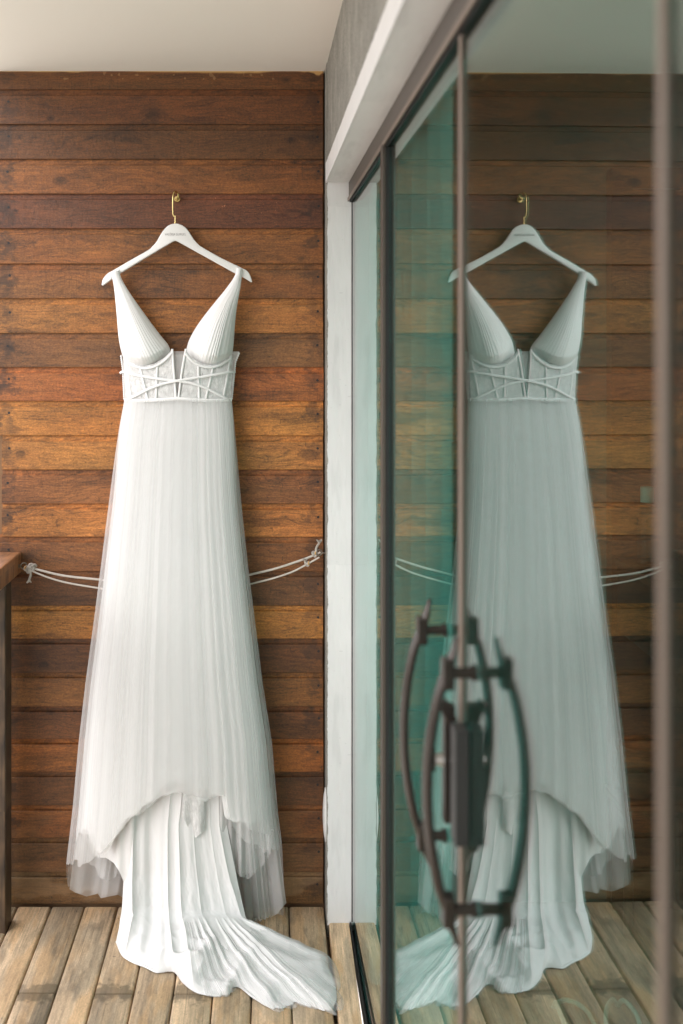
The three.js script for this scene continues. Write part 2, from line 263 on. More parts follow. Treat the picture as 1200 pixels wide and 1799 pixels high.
// ---------- railing ----------
{
  const r = thing('balcony_railing', 'brown wooden balcony railing with a flat top rail and square posts', 'railing');
  const X = -439 * K, T = EYE - 358 * K;
  const g = uvMetres(box(X - .17, X, T - .059, T, .003, ZN, .006), 3); mesh('top_rail', g, railMat, r);
  for (const z of [.073, 1.15, 2.25, 3.4]) mesh('post', uvMetres(box(-.815, -.731, -.02, T - .0595, z, z + .066, .004), 3), postMat, r);
  const e = part('eye_hook', r), c = at(41, 994, .035);
  mesh('shank', tube([new THREE.Vector3(X - .01, c.y, .04), new THREE.Vector3(X + .006, c.y, .04)], .0022, 4, 8), rust, e);
  mesh('plate', new THREE.CylinderGeometry(.007, .007, .002, 16).rotateZ(Math.PI / 2).translate(X + .0012, c.y, .04), rust, e);
  mesh('ring', new THREE.TorusGeometry(.0085, .0018, 8, 24).rotateY(.3).translate(X + .0145, c.y + .001, .04), rust, e);
}
{ // double rope, slung behind the dress
  const r = thing('rope', 'off-white cord slung double between the railing and the concrete wall behind the dress', 'rope');
  const ropeBump = dataTex(64, 64, (i, j) => { const l = 128 + 120 * Math.sin((i + j) / 64 * 6.283 * 4); return [l, l, l]; }, false); ropeBump.repeat.set(120, 1);
  const ropeMat = std({ color: lin(.66, .60, .53), roughness: .95, bumpMap: ropeBump, bumpScale: .0008 }), tagMat = std({ color: lin(.62, .36, .14), roughness: .8 });
  const A = [[56, 998], [75, 1003], [110, 1011], [172, 1018], [230, 1024], [310, 1028], [380, 1027], [440, 1009.5], [480, 1000], [515, 989], [553, 975], [563, 970]];
  const B = [[52, 1001], [75, 1011], [110, 1022], [172, 1033], [240, 1043], [310, 1047], [380, 1042], [442, 1025.5], [480, 1016], [515, 1004], [540, 991], [561, 979]];
  const z = .043, line = (P, dz) => P.map(([x, y], i) => at(x, y, i > 3 && i < 8 ? .018 : z + dz));
  mesh('strand', tube(line(A, 0), .0032, 120, 8), ropeMat, r); mesh('strand', tube(line(B, .004), .0026, 120, 8), ropeMat, r);
  const knot = (px, py, R, rr) => { const c = at(px, py, z), pts = []; for (let i = 0; i < 30; i++) { const t = i / 30 * 6.283; pts.push(new THREE.Vector3(c.x + (Math.sin(t) + 2 * Math.sin(2 * t)) * R / 3, c.y + (Math.cos(t) - 2 * Math.cos(2 * t)) * R / 3, c.z - Math.sin(3 * t) * R / 2.2)); } mesh('knot', tube(pts, rr, 80, 8, true), ropeMat, r); };
  knot(57, 996, .0105, .0034); knot(49, 1000, .010, .0032); knot(553, 973, .0075, .0032); knot(540, 990, .0065, .003);
  const tail = (P, R) => { mesh('tail', tube(P.map(([x, y]) => at(x, y, z + .004)), .0033, 16, 8), ropeMat, r); const e = P[P.length - 1], c = at(e[0], e[1], z + .004), q = []; 
    for (let i = 0; i < 9; i++) { const a = i * .7; q.push(tube([c.clone(), c.clone().add(new THREE.Vector3(Math.cos(a) * R * .6, (e[2] || -1) * R * .5, Math.sin(a) * R * .6)), c.clone().add(new THREE.Vector3(Math.cos(a + .3) * R, (e[2] || -1) * R * (1.1 + .3 * Math.sin(i * 5)), Math.sin(a) * R))], .0017, 6, 5)); } mesh('frayed_end', mergeGeometries(q), ropeMat, r); };
  tail([[53, 1002], [54, 1010], [51, 1019]], .006); tail([[555, 970], [556, 962], [561, 954, 1]], .0075); tail([[541, 989], [537, 990], [536, 986, 1]], .006);
  for (const [x, y] of [[45, 998], [555, 971], [543, 989]]) mesh('twine', new THREE.TorusGeometry(.0042, .0018, 8, 16).rotateY(1.1).translate(...at(x, y, z + .003).toArray()), tagMat, r);
}
// ---------- sliding glass doors ----------
const XG = .2215;     // plane of the glass
const YT = EYE + (611 - 352) / 1.031 * K;      // underside of the track
const door = (o) => { o.position.set(XG, 0, 0); o.rotation.y = -TURN; return o; };
const glassZ = (px) => { let z = 1; for (let i = 0; i < 40; i++) { const s = (px - 478) * K / (XG - TURN * z); z = D * (1 - 1 / s); } return z; };
{
  const t = door(thing('door_track', 'bronze aluminium top track under the white lintel above the glass', 'track'));
  mesh('rail', box(-.0095, .03, YT, YL - .0045, Z1 + .005, ZN, .0015), darkBronze, t);
  mesh('lower_lip', box(-.0125, -.0098, YT - .004, YT + .006, Z1 + .005, ZN), bronze, t);
  mesh('groove_seal', box(-.007, -.002, YT - .006, YT - .0003, Z1 + .005, ZN), blackRubber, t);
  const b = door(thing('floor_track', 'black floor channel under the glass doors beside the wooden threshold', 'track'));
  for (const x of [-.0065, .0045]) mesh('rail', box(x, x + .002, -.02, .004, Z1 + .005, ZN), blackRubber, b);
  mesh('bed', box(-.0065, .03, -.04, -.0203, Z1 + .005, ZN), blackRubber, b);
  mesh('rail', box(.0155, .0175, -.02, .004, Z1 + .005, ZN), blackRubber, b);
}
const zA = glassZ(683), zB = glassZ(814), zC = glassZ(1172);
const pane = (p, z0, z1, x = 0) => { mesh('pane', box(x, x + .003, .006, YT - .0005, z0, z1), glassMat, p); };
{
  const f = door(thing('glass_panel', 'fixed green-tinted glass panel next to the white reveal', 'glass door', [0, 0, 0], 'glass panels of the sliding door')); 
  pane(f, Z1 + .006, zA - .01);
  mesh('edge_seal', box(-.0015, .0095, .004, YT, Z1 + .0045, Z1 + .0065), blackRubber, f);
  const profile = (p, z, w, out) => { mesh('edge_profile', box(-out - .001, -.0012, .005, YT, z - w / 2, z + w / 2, .001), bronze, p); };
  const a = door(thing('glass_panel', 'green-tinted sliding glass panel between the dark mullion and the middle bar', 'glass door', [0, 0, 0], 'glass panels of the sliding door'));
  pane(a, zA + .004, zB - .004);
  mesh('mullion', box(-.0135, -.0062, .005, YT, zA - .028, zA + .003, .001), darkBronze, a); mesh('rubber_seal', box(-.006, .0095, .005, YT - .0004, zA - .012, zA + .0035), blackRubber, a);
  mesh('edge_profile', box(-.0050, -.0007, .005, YT - .0004, zB - .008, zB - .0008, .001), bronze, a);
  const b = door(thing('glass_panel', 'green-tinted sliding glass panel carrying the black lock box', 'glass door', [0, 0, 0], 'glass panels of the sliding door'));
  pane(b, zB + .004, zC - .004);
  mesh('edge_profile', box(-.0042, -.0007, .005, YT - .0004, zB + .0008, zB + .006, .001), bronze, b);
  mesh('edge_profile', box(-.0046, -.0007, .005, YT - .0004, zC - .0048, zC - .0008, .001), bronze, b);
  const c = door(thing('glass_panel', 'green-tinted sliding glass panel at the open end of the doors', 'glass door', [0, 0, 0], 'glass panels of the sliding door'));
  pane(c, zC + .004, ZN - .02);
  mesh('edge_profile', box(-.0046, -.0007, .005, YT - .0004, zC + .0008, zC + .0048, .001), bronze, c);
  // bowed pull handles
  const handle = (p, pxGlass, top, bot) => {
    const z = glassZ(pxGlass), s = D / (D - z), y1 = EYE - (top - 611) * K / s, y0 = EYE - (bot - 611) * K / s, H = y1 - y0, m = (y0 + y1) / 2, h = part('handle', p);
    const bow = [[0, .026], [.035, .029], [.09, .036], [.2, .051], [.35, .062], [.5, .065], [.65, .061], [.8, .050], [.885, .039], [.94, .033], [1, .024]];
    const n = 60, ring = 12, g = grid(ring, n, (u, v) => { const o = -.93 * pwSmooth(bow, v), e = Math.min(v, 1 - v), w = .0098 * (.30 + .70 * sm(0, .09, e)), tk = .0066 * (.45 + .55 * sm(0, .09, e)), a = u * 6.2832; return new THREE.Vector3(o + Math.cos(a) * tk, lerp(y1, y0, v), z + Math.sin(a) * w); });
    mesh('bow', g, handleMat, h);
    for (const v of [.115, .885]) { const y = lerp(y1, y0, v), o = -.93 * pwSmooth(bow, v);
      mesh('bracket', box(o - .0062, o + .009, y - .019, y + .019, z - .0105, z + .0105, .003), handleMat, h);
      mesh('standoff', new THREE.CylinderGeometry(.0068, .0068, -o - .008, 16).rotateZ(Math.PI / 2).translate(o / 2 + .0035, y, z), handleMat, h);
      mesh('collar', new THREE.CylinderGeometry(.0095, .0095, .006, 20).rotateZ(Math.PI / 2).translate(-.0036, y, z), handleMat, h); }
  };
  const pwSmooth = (pts, x) => { const c = handle.c ??= new THREE.SplineCurve(pts.map(([a, b]) => new THREE.Vector2(a, b))); let lo = 0, hi = 1; for (let i = 0; i < 22; i++) { const m = (lo + hi) / 2; c.getPoint(m).x < x ? lo = m : hi = m; } return c.getPoint(lo).y; };
  handle(a, 785, 1053, 1522); handle(b, 837, 1120, 1660);
  // lock box with thumb turn
  const lk = part('lock', b), z = zB + .016, s = D / (D - z), ya = EYE - (1272 - 611) * K / s, yb = EYE - (1472 - 611) * K / s;
  mesh('case', box(-.0185, -.0008, yb, ya, zB + .0095, zB + .040, .0015), std({ color: lin(.045, .045, .043), metalness: .3, roughness: .45 }), lk);
  const la = part('lock', a); mesh('strike_box', box(-.0225, -.0076, yb + .004, ya + .012, zB - .032, zB - .0125, .0015), handleMat, la);
  mesh('lever', box(-.007, .007, -.016, .016, -.004, .004, .002).rotateZ(.5).translate(-.02, ya + .008, zB - .006), handleMat, la);
  mesh('thumb_turn', new THREE.CylinderGeometry(.0075, .0085, .010, 20).rotateZ(Math.PI / 2).translate(-.0275, (ya + yb) / 2 + .012, zB - .022), steel, la);
  mesh('thumb_turn_grip', box(-.040, -.0325, (ya + yb) / 2 - .004, (ya + yb) / 2 + .028, zB - .024, zB - .020, .0015), handleMat, la);
}
// ---------- inside the room ----------
{
  const roomPaint = std({ color: lin(.27, .26, .24), roughness: .9 });
  structure(mesh('room_floor', box(.2525, 4.2, -.06, -.003, -.02, ZN), std({ color: lin(.14, .11, .08), roughness: .5 })), 'dark floor of the room behind the glass');
  structure(mesh('room_wall', box(.3105, 4.2, -.06, CEIL, -.16, -.021), roomPaint), 'plain inner wall of the room');
  structure(mesh('room_wall', box(4.2, 4.34, -.06, CEIL, -.16, ZN), roomPaint), 'far inner wall of the room');
  structure(mesh('room_wall', box(.31, 4.34, -.06, CEIL + .16, ZN, ZN + .12), roomPaint), 'inner wall at the near end of the room');
  const c = thing('sheer_curtain', 'sheer white curtain hanging in folds behind the fixed glass', 'curtain', [.262, 0, 0]); c.rotation.y = -TURN;
  const g = grid(420, 60, (u, v) => { const z = lerp(.115, 1.38, u), ph = u * 52 + 2.4 * Math.sin(u * 11) + 1.1 * Math.sin(u * 29 + 1); const am = lerp(.012, .021, v) * (.5 + .7 * vn(u * 9, 2)); return new THREE.Vector3(am * Math.sin(ph) + .006 * Math.sin(ph * .37 + v), lerp(YT + .05, .004 + .004 * Math.sin(ph), v), z + am * .6 * Math.cos(ph * 1.0 + .5) + (vn(u * 14, v * 2) - .5) * .01 * v); });
  mesh('drape', g, sheerMat, c);
  mesh('rod', new THREE.CylinderGeometry(.008, .008, 1.6, 12).rotateX(Math.PI / 2).translate(0, YT + .056, .82), bronze, c);
  const wood = std({ color: lin(.11, .045, .025), roughness: .45 });
  const d = thing('room_door', 'dark red-brown wooden door in the inner wall', 'door', [1.0, 0, -.02]);
  mesh('leaf', box(.03, .87, 0, 2.06, .002, .03, .002), wood, d); mesh('frame', mergeGeometries([box(-.03, .029, 0, 2.12, 0, .045), box(.871, .93, 0, 2.12, 0, .045), box(.0292, .8708, 2.061, 2.12, 0, .045)]), wood, d);
  const sh = thing('wall_console', 'dark wooden console fixed to the inner wall below the bottle', 'console', [.985, .80, -.02]);
  mesh('body', box(0, .62, 0, .185, .046, .31, .003), std({ color: lin(.03, .022, .016), roughness: .5 }), sh); mesh('top', box(-.008, .63, .1855, .207, .046, .32, .003), wood, sh);
  const b = thing('bottle', 'slim clear bottle with a white cap on the wall console', 'bottle', [1.035, 1.0075, .12]);
  const lathe = (pts, n = 28) => new THREE.LatheGeometry(pts.map(([x, y]) => new THREE.Vector2(x, y)), n);
  mesh('glass_body', lathe([[.001, 0], [.024, 0], [.027, .004], [.027, .13], [.022, .15], [.012, .165], [.012, .178]]), phy({ color: lin(.8, .85, .85), transmission: 1, thickness: 0, roughness: .02, ior: 1.5 }), b);
  mesh('cap', lathe([[.012, .172], [.0175, .172], [.0175, .212], [.015, .215], [.0005, .215]]), hangerMat, b);
  const st = thing('low_stool', 'low dark wooden stool under the clay pot', 'stool', [1.06, -.003, .06]);
  mesh('seat', box(-.10, .12, .325, .347, -.07, .10, .004), wood, st); for (const x of [-.085, .105]) for (const z of [-.055, .085]) mesh('leg', new THREE.CylinderGeometry(.011, .014, .325, 12).translate(x, .1625, z), wood, st);
  const p = thing('clay_pot', 'brown clay pot with a flared rim on the low stool', 'pot', [1.03, .3445, .06]);
  mesh('bowl', lathe([[.001, 0], [.03, 0], [.05, .03], [.058, .065], [.055, .10], [.048, .118], [.046, .12], [.043, .118], [.05, .09], [.05, .06], [.03, .02], [.001, .015]]), std({ color: lin(.16, .07, .04), roughness: .7 }), p);
  mesh('rim', lathe([[.046, .1205], [.058, .126], [.06, .142], [.055, .146], [.046, .14]]), std({ color: lin(.14, .06, .035), roughness: .7 }), p);
  // pair of flip-flops
  const mkFlop = (lab, x, z, turn, mir) => { const o = thing('flip_flop', lab, 'flip flop', [x, -.003, z], 'pair of flip flops inside the glass'); o.rotation.y = turn; o.scale.x = mir;
    const s = new THREE.Shape(); s.moveTo(0, -.13); s.bezierCurveTo(.045, -.13, .035, -.03, .045, .03); s.bezierCurveTo(.055, .12, .0, .135, -.015, .13); s.bezierCurveTo(-.05, .11, -.035, .02, -.03, -.04); s.bezierCurveTo(-.03, -.10, -.03, -.13, 0, -.13);
    mesh('sole', new THREE.ExtrudeGeometry(s, { depth: .014, bevelEnabled: true, bevelSize: .002, bevelThickness: .002, bevelSegments: 2 }).rotateX(-Math.PI / 2).translate(0, .003, 0), std({ color: lin(.10, .13, .12), roughness: .8 }), o);
    const sm_ = std({ color: lin(.75, .78, .76), roughness: .6 });
    for (const q of [1, -1]) mesh('strap', tube([new THREE.Vector3(-.008, .018, -.075), new THREE.Vector3(-.004 + q * .012, .045, -.055), new THREE.Vector3(q * .034, .045, -.01), new THREE.Vector3(q * .04, .016, .03)], .0055, 24, 8), sm_, o); };
  const f1 = onFloor(1005, 1800), f2 = onFloor(1085, 1800);
  mkFlop('white-strapped flip flop on the room floor, next to its twin', f1.x, f1.z + .03, .35, 1); mkFlop('white-strapped flip flop on the room floor, next to its twin', f2.x, f2.z + .03, -.1, -1);
}
// ---------- hanger ----------
const ZH = .040;
{
  const c = at(308, 410, ZH), h = thing('clothes_hanger', 'white wooden hanger with a brass hook on the wall peg', 'hanger', [c.x, c.y, ZH]);
  const L = (pts) => pts.map(([x, y]) => { const p = at(x, y, ZH); return new THREE.Vector2(p.x - c.x, p.y - c.y); });
  const s = new THREE.Shape(), up = L([[179, 501], [181, 491], [189, 481], [201, 474], [230, 457], [260, 440], [268, 433], [275, 425], [282, 413], [289, 403], [297, 396], [308, 393], [319, 395.5], [328, 402], [335, 412], [341, 421], [348, 429], [356, 435], [390, 454], [425, 471], [435, 477], [440, 485], [443, 495]]), dn = L([[441, 496], [430, 489], [411, 479.5], [360, 451], [312, 424.5], [308, 423], [304, 424.5], [250, 457], [209, 482], [190, 496], [181, 502]]);
  s.moveTo(up[0].x, up[0].y); s.splineThru(up.slice(1)); s.lineTo(dn[0].x, dn[0].y); for (const p of dn.slice(1)) s.lineTo(p.x, p.y); s.closePath();
  mesh('body', toCreasedNormals(new THREE.ExtrudeGeometry(s, { depth: .008, bevelEnabled: true, bevelThickness: .0022, bevelSize: .0022, bevelOffset: -.0022, bevelSegments: 3, curveSegments: 6 }).translate(0, 0, -.004), .7), hangerMat, h);
  const q = (x, y, z) => { const p = at(x, y, ZH); return new THREE.Vector3(p.x - c.x, p.y - c.y, z - ZH); };
  const hook = part('hook', h);
  mesh('stem', tube([q(308, 395, ZH), q(308, 388, ZH), q(308, 379, ZH)], .0023, 10, 10), brass, hook);
  mesh('crook', tube([q(306.5, 380.5, ZH), q(304.5, 377, ZH + .001), q(304, 371, ZH + .002), q(304, 352, ZH + .003), q(304.5, 342, ZH), q(306.5, 336, .033), q(309.5, 335.5, .025), q(311.5, 339, .018), q(312, 346, .014)], .0026, 48, 10), brass, hook);
  mesh('ferrule', new THREE.CylinderGeometry(.0036, .0036, .003, 16).translate(0, q(308, 393, ZH).y + .0022, 0), brass, hook);
  const font = await new FontLoader().loadAsync('fonts/droid/droid_sans_regular.typeface.json');
  const tg = new TextGeometry('VALÉRIA GURGEL', { font, size: .0062, depth: .0004, curveSegments: 3 }); tg.computeBoundingBox(); const w = tg.boundingBox.max.x; tg.scale(36.5 * K / w, 1, 1);
  mesh('lettering', tg.translate(q(290, 414, 0).x, q(290, 414, 0).y, .0062), inkMat, h);
}
// ---------- wedding dress ----------
{
  const base = at(310, 705, .06), dr = thing('wedding_dress', 'white wedding dress with corset bodice, tulle skirt and train hanging from the hanger', 'dress');
  const bod = part('bodice', dr);
  // cups: gathered tulle running from each strap to the underwire
  const cup = (outer, inner, bottom, side) => {
    const O = new THREE.SplineCurve(outer.map((p) => new THREE.Vector2(...p))), I = new THREE.SplineCurve(inner.map((p) => new THREE.Vector2(...p))), Bt = new THREE.SplineCurve(bottom.map((p) => new THREE.Vector2(...p)));
    const fold = (u) => Math.sin(u * 96 + 8 * vn(u * 7, side + 3)) * (.5 + .6 * vn(u * 11, side)) + .6 * Math.sin(u * 31 + side * 2 + 3 * vn(u * 5, 7));
    return grid(150, 110, (u, v) => {
      const a = O.getPoint(v), b = I.getPoint(v); let x = lerp(a.x, b.x, u), y = lerp(a.y, b.y, u);
      const e = Bt.getPoint(u), e0 = new THREE.Vector2(lerp(a.x, b.x, u), lerp(O.getPoint(1).y, I.getPoint(1).y, u)); const k = sm(.45, 1, v) ;
      const L = lerp(O.getPoint(1).y, I.getPoint(1).y, u); y += (e.y - L) * k; x += (e.x - lerp(O.getPoint(1).x, I.getPoint(1).x, u)) * k;
      const w = Math.pow(Math.max(0, Math.sin(Math.PI * Math.min(1, u * .98 + .01))), .6), bulge = lerp(.012, .072, sm(.25, .8, v)) * (1 - .55 * sm(.84, 1, v));
      const f = fold(u + .03 * Math.sin(v * 4 + side)) * lerp(.0003, .00055, sm(0, .55, v)) * (1 - .4 * sm(.85, 1, v));
      const z = lerp(ZH + .006, .052, sm(0, .5, v)) + bulge * w + f; return at(x, y, z); });
  };
  const oL = [[194.5, 478], [197, 487], [201, 512], [205, 554], [208, 589], [212, 611], [217, 627]], iL = [[210, 475], [213, 488], [221.5, 504], [238, 529], [260, 559], [282, 587], [296, 603], [302, 617]], bL = [[217, 630], [232, 640], [252, 646], [271, 643], [288, 633], [301, 620]];
  const oR = [[426, 473], [425, 484], [422, 507], [417, 534], [413, 567], [411, 595], [409, 614], [406, 627]], iR = [[415.5, 470], [412, 485], [397, 507], [375, 534], [353, 562], [340, 581], [331, 598], [326, 617]], bR = [[406, 629], [387, 640], [370, 644.5], [353, 642], [337, 633], [326, 620]];
  mesh('cup', cup(oL, iL, bL, 0), cupMat, bod); mesh('cup', cup(oR, iR, bR, 1), cupMat, bod);
  // straps over the hanger arms
  for (const [x0, x1, y] of [[194.5, 210, 477], [415.5, 426, 471.5]]) mesh('strap_loop', grid(14, 24, (u, v) => { const a = v * Math.PI * 1.12 - .25, p = at(lerp(x0, x1, u), y + 7 + (x0 < 300 ? -1 : 1) * (u - .5) * 6, ZH); return new THREE.Vector3(p.x, p.y + Math.sin(a) * .016, ZH + Math.cos(a) * .0105 + .0006 * Math.sin(u * 22)); }), cupMat, bod);
  // corset shell, following a rounded torso
  const zc = (px, py) => { const c = 312, h = 101, t = clamp((px - c) / h, -1, 1); return .045 + .062 * Math.sqrt(Math.max(0, 1 - t * t)); };
  const on = (px, py, o = 0) => at(px, py, zc(px, py) + o);
  const topY = [[212, 626], [217, 628], [232, 638], [252, 645], [271, 641], [288, 631], [301, 618], [302.5, 612], [306, 660], [310, 672], [318, 672], [322, 640], [325.5, 612], [327, 618], [337, 631], [353, 640], [370, 643], [387, 638], [406, 627], [412, 626]];
  for (const q of [0, 1]) mesh('corset_panel', grid(50, 24, (u, v) => { const px = q ? lerp(lerp(326, 313.5, v), lerp(409, 405, v), u) : lerp(lerp(216, 220, v), lerp(303, 309, v), u); return on(px, lerp(Math.max(pw(topY, px) - 2, 612), 703, v), -.0015); }), laceMat, bod);
  mesh('tulle_inset', grid(10, 14, (u, v) => on(lerp(lerp(303, 309, v), lerp(326, 313, v), u), lerp(617, 690, v), -.006)), tulleBack, bod);
  // back of the bodice with its scalloped lace edge
  mesh('back_panel', grid(120, 40, (u, v) => { const l = pw([[0, 213], [.3, 216], [1, 219]], v), r = pw([[0, 420], [.2, 413], [1, 406.5]], v), px = lerp(l, r, u) + (u < .5 ? -1 : 1) * 1.4 * Math.abs(Math.sin(v * 40)) * sm(.42, .5, Math.abs(u - .5)), d = .022 + .02 * Math.sin(u * Math.PI) * 0; return at(px, lerp(619 + (u > .9 ? -1.5 : 4), 704, v), d + .02 * sm(.36, .5, Math.abs(u - .5))); }), laceMat, bod);
  const scal = []; for (let k = 0; k < 22; k++) { const v = k / 21; for (const q of [0, 1]) { const px = q ? pw([[0, 419.5], [.2, 413], [1, 407]], v) : pw([[0, 213], [.3, 216], [1, 218.5]], v), y = lerp(q ? 621 : 626, 700, v); scal.push(new THREE.SphereGeometry(.0034, 8, 6).scale(1, 1.15, .5).translate(...at(px, y, .043).toArray())); } }
  mesh('scalloped_edge', mergeGeometries(scal), bandMat, bod).userData.kind = 'stuff';
  const piece = (name, pts, r, o = .001) => { // flat stitched channels lying on the torso
    const g = tube(pts.map(([x, y]) => on(x, y, o).setZ(0)), r, 40, 10), p = g.attributes.position; for (let k = 0; k < p.count; k++) p.setZ(k, p.getZ(k) * .42 + zc(p.getX(k) * D / (D - .1) / K + 478, 0) + o + .0008 * Math.sin(p.getY(k) * 900 + p.getX(k) * 700) * (p.getZ(k) > 0 ? .35 : 0)); g.computeVertexNormals(); return mesh(name, g, bandMat, bod); };
  for (const b of [[[219, 626], [224, 662], [230, 698]], [[246, 646], [252, 672], [259, 701]], [[276, 642], [275, 670], [274, 701]], [[302.5, 613], [305, 650], [309, 699]], [[326.5, 613], [320, 650], [313.5, 699]], [[348.5, 641], [349, 670], [350, 700]], [[374.5, 644], [369, 670], [361.5, 700]], [[405.5, 624], [400, 660], [393, 697]]]) piece('boning', b, .0031, .0006);
  piece('underwire', bL.map(([x, y]) => [x, y + 1]), .0033, .003); piece('underwire', bR.map(([x, y]) => [x, y + 1]), .0033, .003);
  piece('cross_band', [[210.5, 656], [214, 653], [235, 658], [262, 663], [290, 667], [311, 669], [335, 673], [360, 681], [386, 694], [400, 701]], .0036, .0040);
  piece('cross_band', [[413.5, 655], [409, 653], [390, 656], [362, 661], [335, 665], [311, 669], [288, 674], [262, 683], [236, 696], [221, 703]], .0036, .0052);
  piece('waistband', [[218, 703], [240, 704], [270, 703], [300, 701.5], [312, 700.5], [340, 702.5], [380, 703.5], [407, 702]], .0052, .001);

  // skirt: closed gathered tubes, hung from the waist
  const LX = [[700, 219], [750, 209.5], [800, 202], [900, 189], [1000, 176.5], [1100, 163.5], [1200, 150], [1300, 138.5], [1421, 127.5], [1515, 116.5], [1640, 108]], RX = [[700, 407], [750, 412], [800, 416.5], [900, 425.5], [1000, 436.5], [1100, 449], [1200, 461.5], [1306, 478], [1421, 487.5], [1490, 496], [1640, 507]];
  const FRONT = [[700, .106], [760, .122], [900, .140], [1100, .158], [1300, .176], [1520, .196], [1640, .20]], BACK = [[700, .024], [900, .02], [1640, .02]];
  const layer = (sd, inset, nF, amp, hemF, hemB, dz = 0) => {
    const N = 900, ph = []; for (let k = 0; k < 8; k++) ph.push(rnd() * 40);
    const f = (t) => { const a = t * 6.2832; let s = 0; const E = sm(0, .02, t) * sm(1, .98, t); s += Math.sin(a * nF + 7 * vn(t * 16, sd)) * (.05 + 1.1 * vn(t * 23, sd + 2) ** 2); s += 2.2 * (fbm(t * nF * .55, sd + 4, 3) - .5); s += .22 * Math.sin(a * nF * 2.3 + 5 * vn(t * 30, sd + 6)) * vn(t * 19, sd); return s * .55 * E; };
    const F_ = new Float32Array(N + 1), G_ = new Float32Array(N + 1); for (let i = 0; i <= N; i++) { const t = (i % N) / N; F_[i] = f(t); G_[i] = f((t + .006) % 1); }
    return grid(N, 90, (u, v) => {
      const i = Math.round(u * N), th = u * 6.2832, c = Math.cos(th), s = Math.sin(th), front = s >= 0;
      const pxN = lerp(LX[9][1], RX[9][1], .5 - .5 * c * -1);   // hem position by angle
      const hem = front ? pw(hemF, 306 + 190 * c) : lerp(pw(hemF, 306 + 190 * Math.sign(c) * 1), pw(hemB, 306 + 190 * c), sm(0, .35, -s));
      const cell = u * 30 + 2 * vn(u * 20, sd), ci = Math.floor(cell), step = lerp(TBL[(ci * 37 + sd * 11) & 65535], TBL[((ci + 1) * 37 + sd * 11) & 65535], sm(.55, 1, cell - ci)) - .5, py = lerp(701, hem + 4 * F_[i] * (front ? 1 : .6) + 17 * step, v), l = pw(LX, py), r = pw(RX, py), cx = (l + r) / 2, hw = (r - l) / 2 * lerp(1, inset, sm(0, .25, v));
      const zf = pw(FRONT, py) + dz, zb = pw(BACK, py), zm = lerp(zb, zf, .35);
      const A = amp * lerp(.22, 1, Math.pow(v, .8)), sl = sm(-.02, .08, v);
      const flat = Math.sign(c) * Math.pow(Math.abs(c), .88), z = zm + (front ? (zf - zm) * Math.pow(s, .75) : (zb - zm) * Math.pow(-s, .6)) + A * F_[i] * (front ? .35 + .65 * s : .35);
      const px = cx + hw * flat + (A / K) * .6 * G_[i] * (front ? s : .5) + 0;
      return at(px, py, Math.max(z, .012)); });
  };
  const hemMid = [[116, 1470], [145, 1472], [160, 1492], [174, 1505], [196, 1482], [218, 1452], [245, 1425], [262, 1412], [284, 1400], [311, 1390], [335, 1399], [362, 1402], [394, 1405], [399, 1440], [440, 1452], [470, 1458], [496, 1462]];
  const hemOut = [[116, 1514], [146, 1519], [160, 1512], [176, 1500], [200, 1474], [218, 1448], [240, 1432], [262, 1419], [290, 1402], [311, 1393], [335, 1400], [362, 1404], [390, 1404], [402, 1450], [424, 1480], [450, 1486], [496, 1488]];
  const hemBack = [[116, 1566], [300, 1582], [400, 1600], [496, 1618]];
  const skirt = part('skirt', dr);
  mesh('lining', layer(1, .90, 26, .0050, hemMid.map(([x, y]) => [x, y - 10]), [[116, 1440], [500, 1440]], -.022), crepe, skirt);
  mesh('tulle_layer', layer(11, .94, 34, .0055, hemMid, [[116, 1500], [500, 1500]], -.008), tulleB, skirt);
  mesh('tulle_layer', layer(23, 1.0, 23, .0065, hemOut, hemBack, .004), tulleA, skirt);
  // loose tulle panels hanging behind, longer than the front
  const panel = (name, P, hem, z0, z1, nf, amp, sd, mat) => mesh(name, grid(180, 60, (u, v) => { const h = pw(hem, u), py = lerp(1100, h, v), l = lerp(P[0], P[1], v), r = lerp(P[2], P[3], v), px = lerp(l, r, u); const q = Math.sin(u * nf + 5 * vn(u * 6, sd)) * amp * (.4 + .6 * v) + Math.sin(u * nf * 2.4 + sd) * amp * .35; const pt = at(px, py, lerp(z0, z1, v) + q); if (pt.y < .008) { const ex = .008 - pt.y; pt.y = .008 + .006 * Math.abs(Math.sin(u * 30)); pt.z += ex * .9; } return pt; }), mat, skirt);
  panel('tulle_panel', [178, 122, 300, 222], [[0, 1562], [.1, 1568], [.3, 1575], [.5, 1570], [.55, 1578], [.85, 1572], [1, 1580]], .05, .055, 8, .010, 3, tulleBack);
  panel('tulle_panel', [185, 132, 280, 218], [[0, 1510], [.4, 1522], [.5, 1542], [.7, 1548], [1, 1530]], .07, .085, 9, .011, 5, tulleBack);
  panel('tulle_panel', [410, 448, 438, 503], [[0, 1612], [.3, 1618], [.7, 1606], [1, 1586]], .05, .085, 6, .012, 8, tulleBack);
  panel('tulle_panel', [400, 420, 434, 476], [[0, 1540], [.3, 1545], [.45, 1536], [.75, 1520], [1, 1498]], .08, .12, 10, .010, 13, tulleA);
  panel('tulle_panel', [360, 400, 432, 470], [[0, 1640], [.5, 1632], [1, 1622]], .06, .075, 8, .012, 17, tulleBack);

  // train: heavy folds falling to the deck and pooling
  const tr = part('train', dr);
  const hangT = [ // stations: [py-left, py-right, px-left, px-right, z-left, z-right]
    [1365, 1365, 228, 394, .118, .128], [1450, 1450, 221, 398, .125, .132], [1540, 1550, 216, 417, .142, .146], [1595, 1606, 213, 430, .168, .165]];
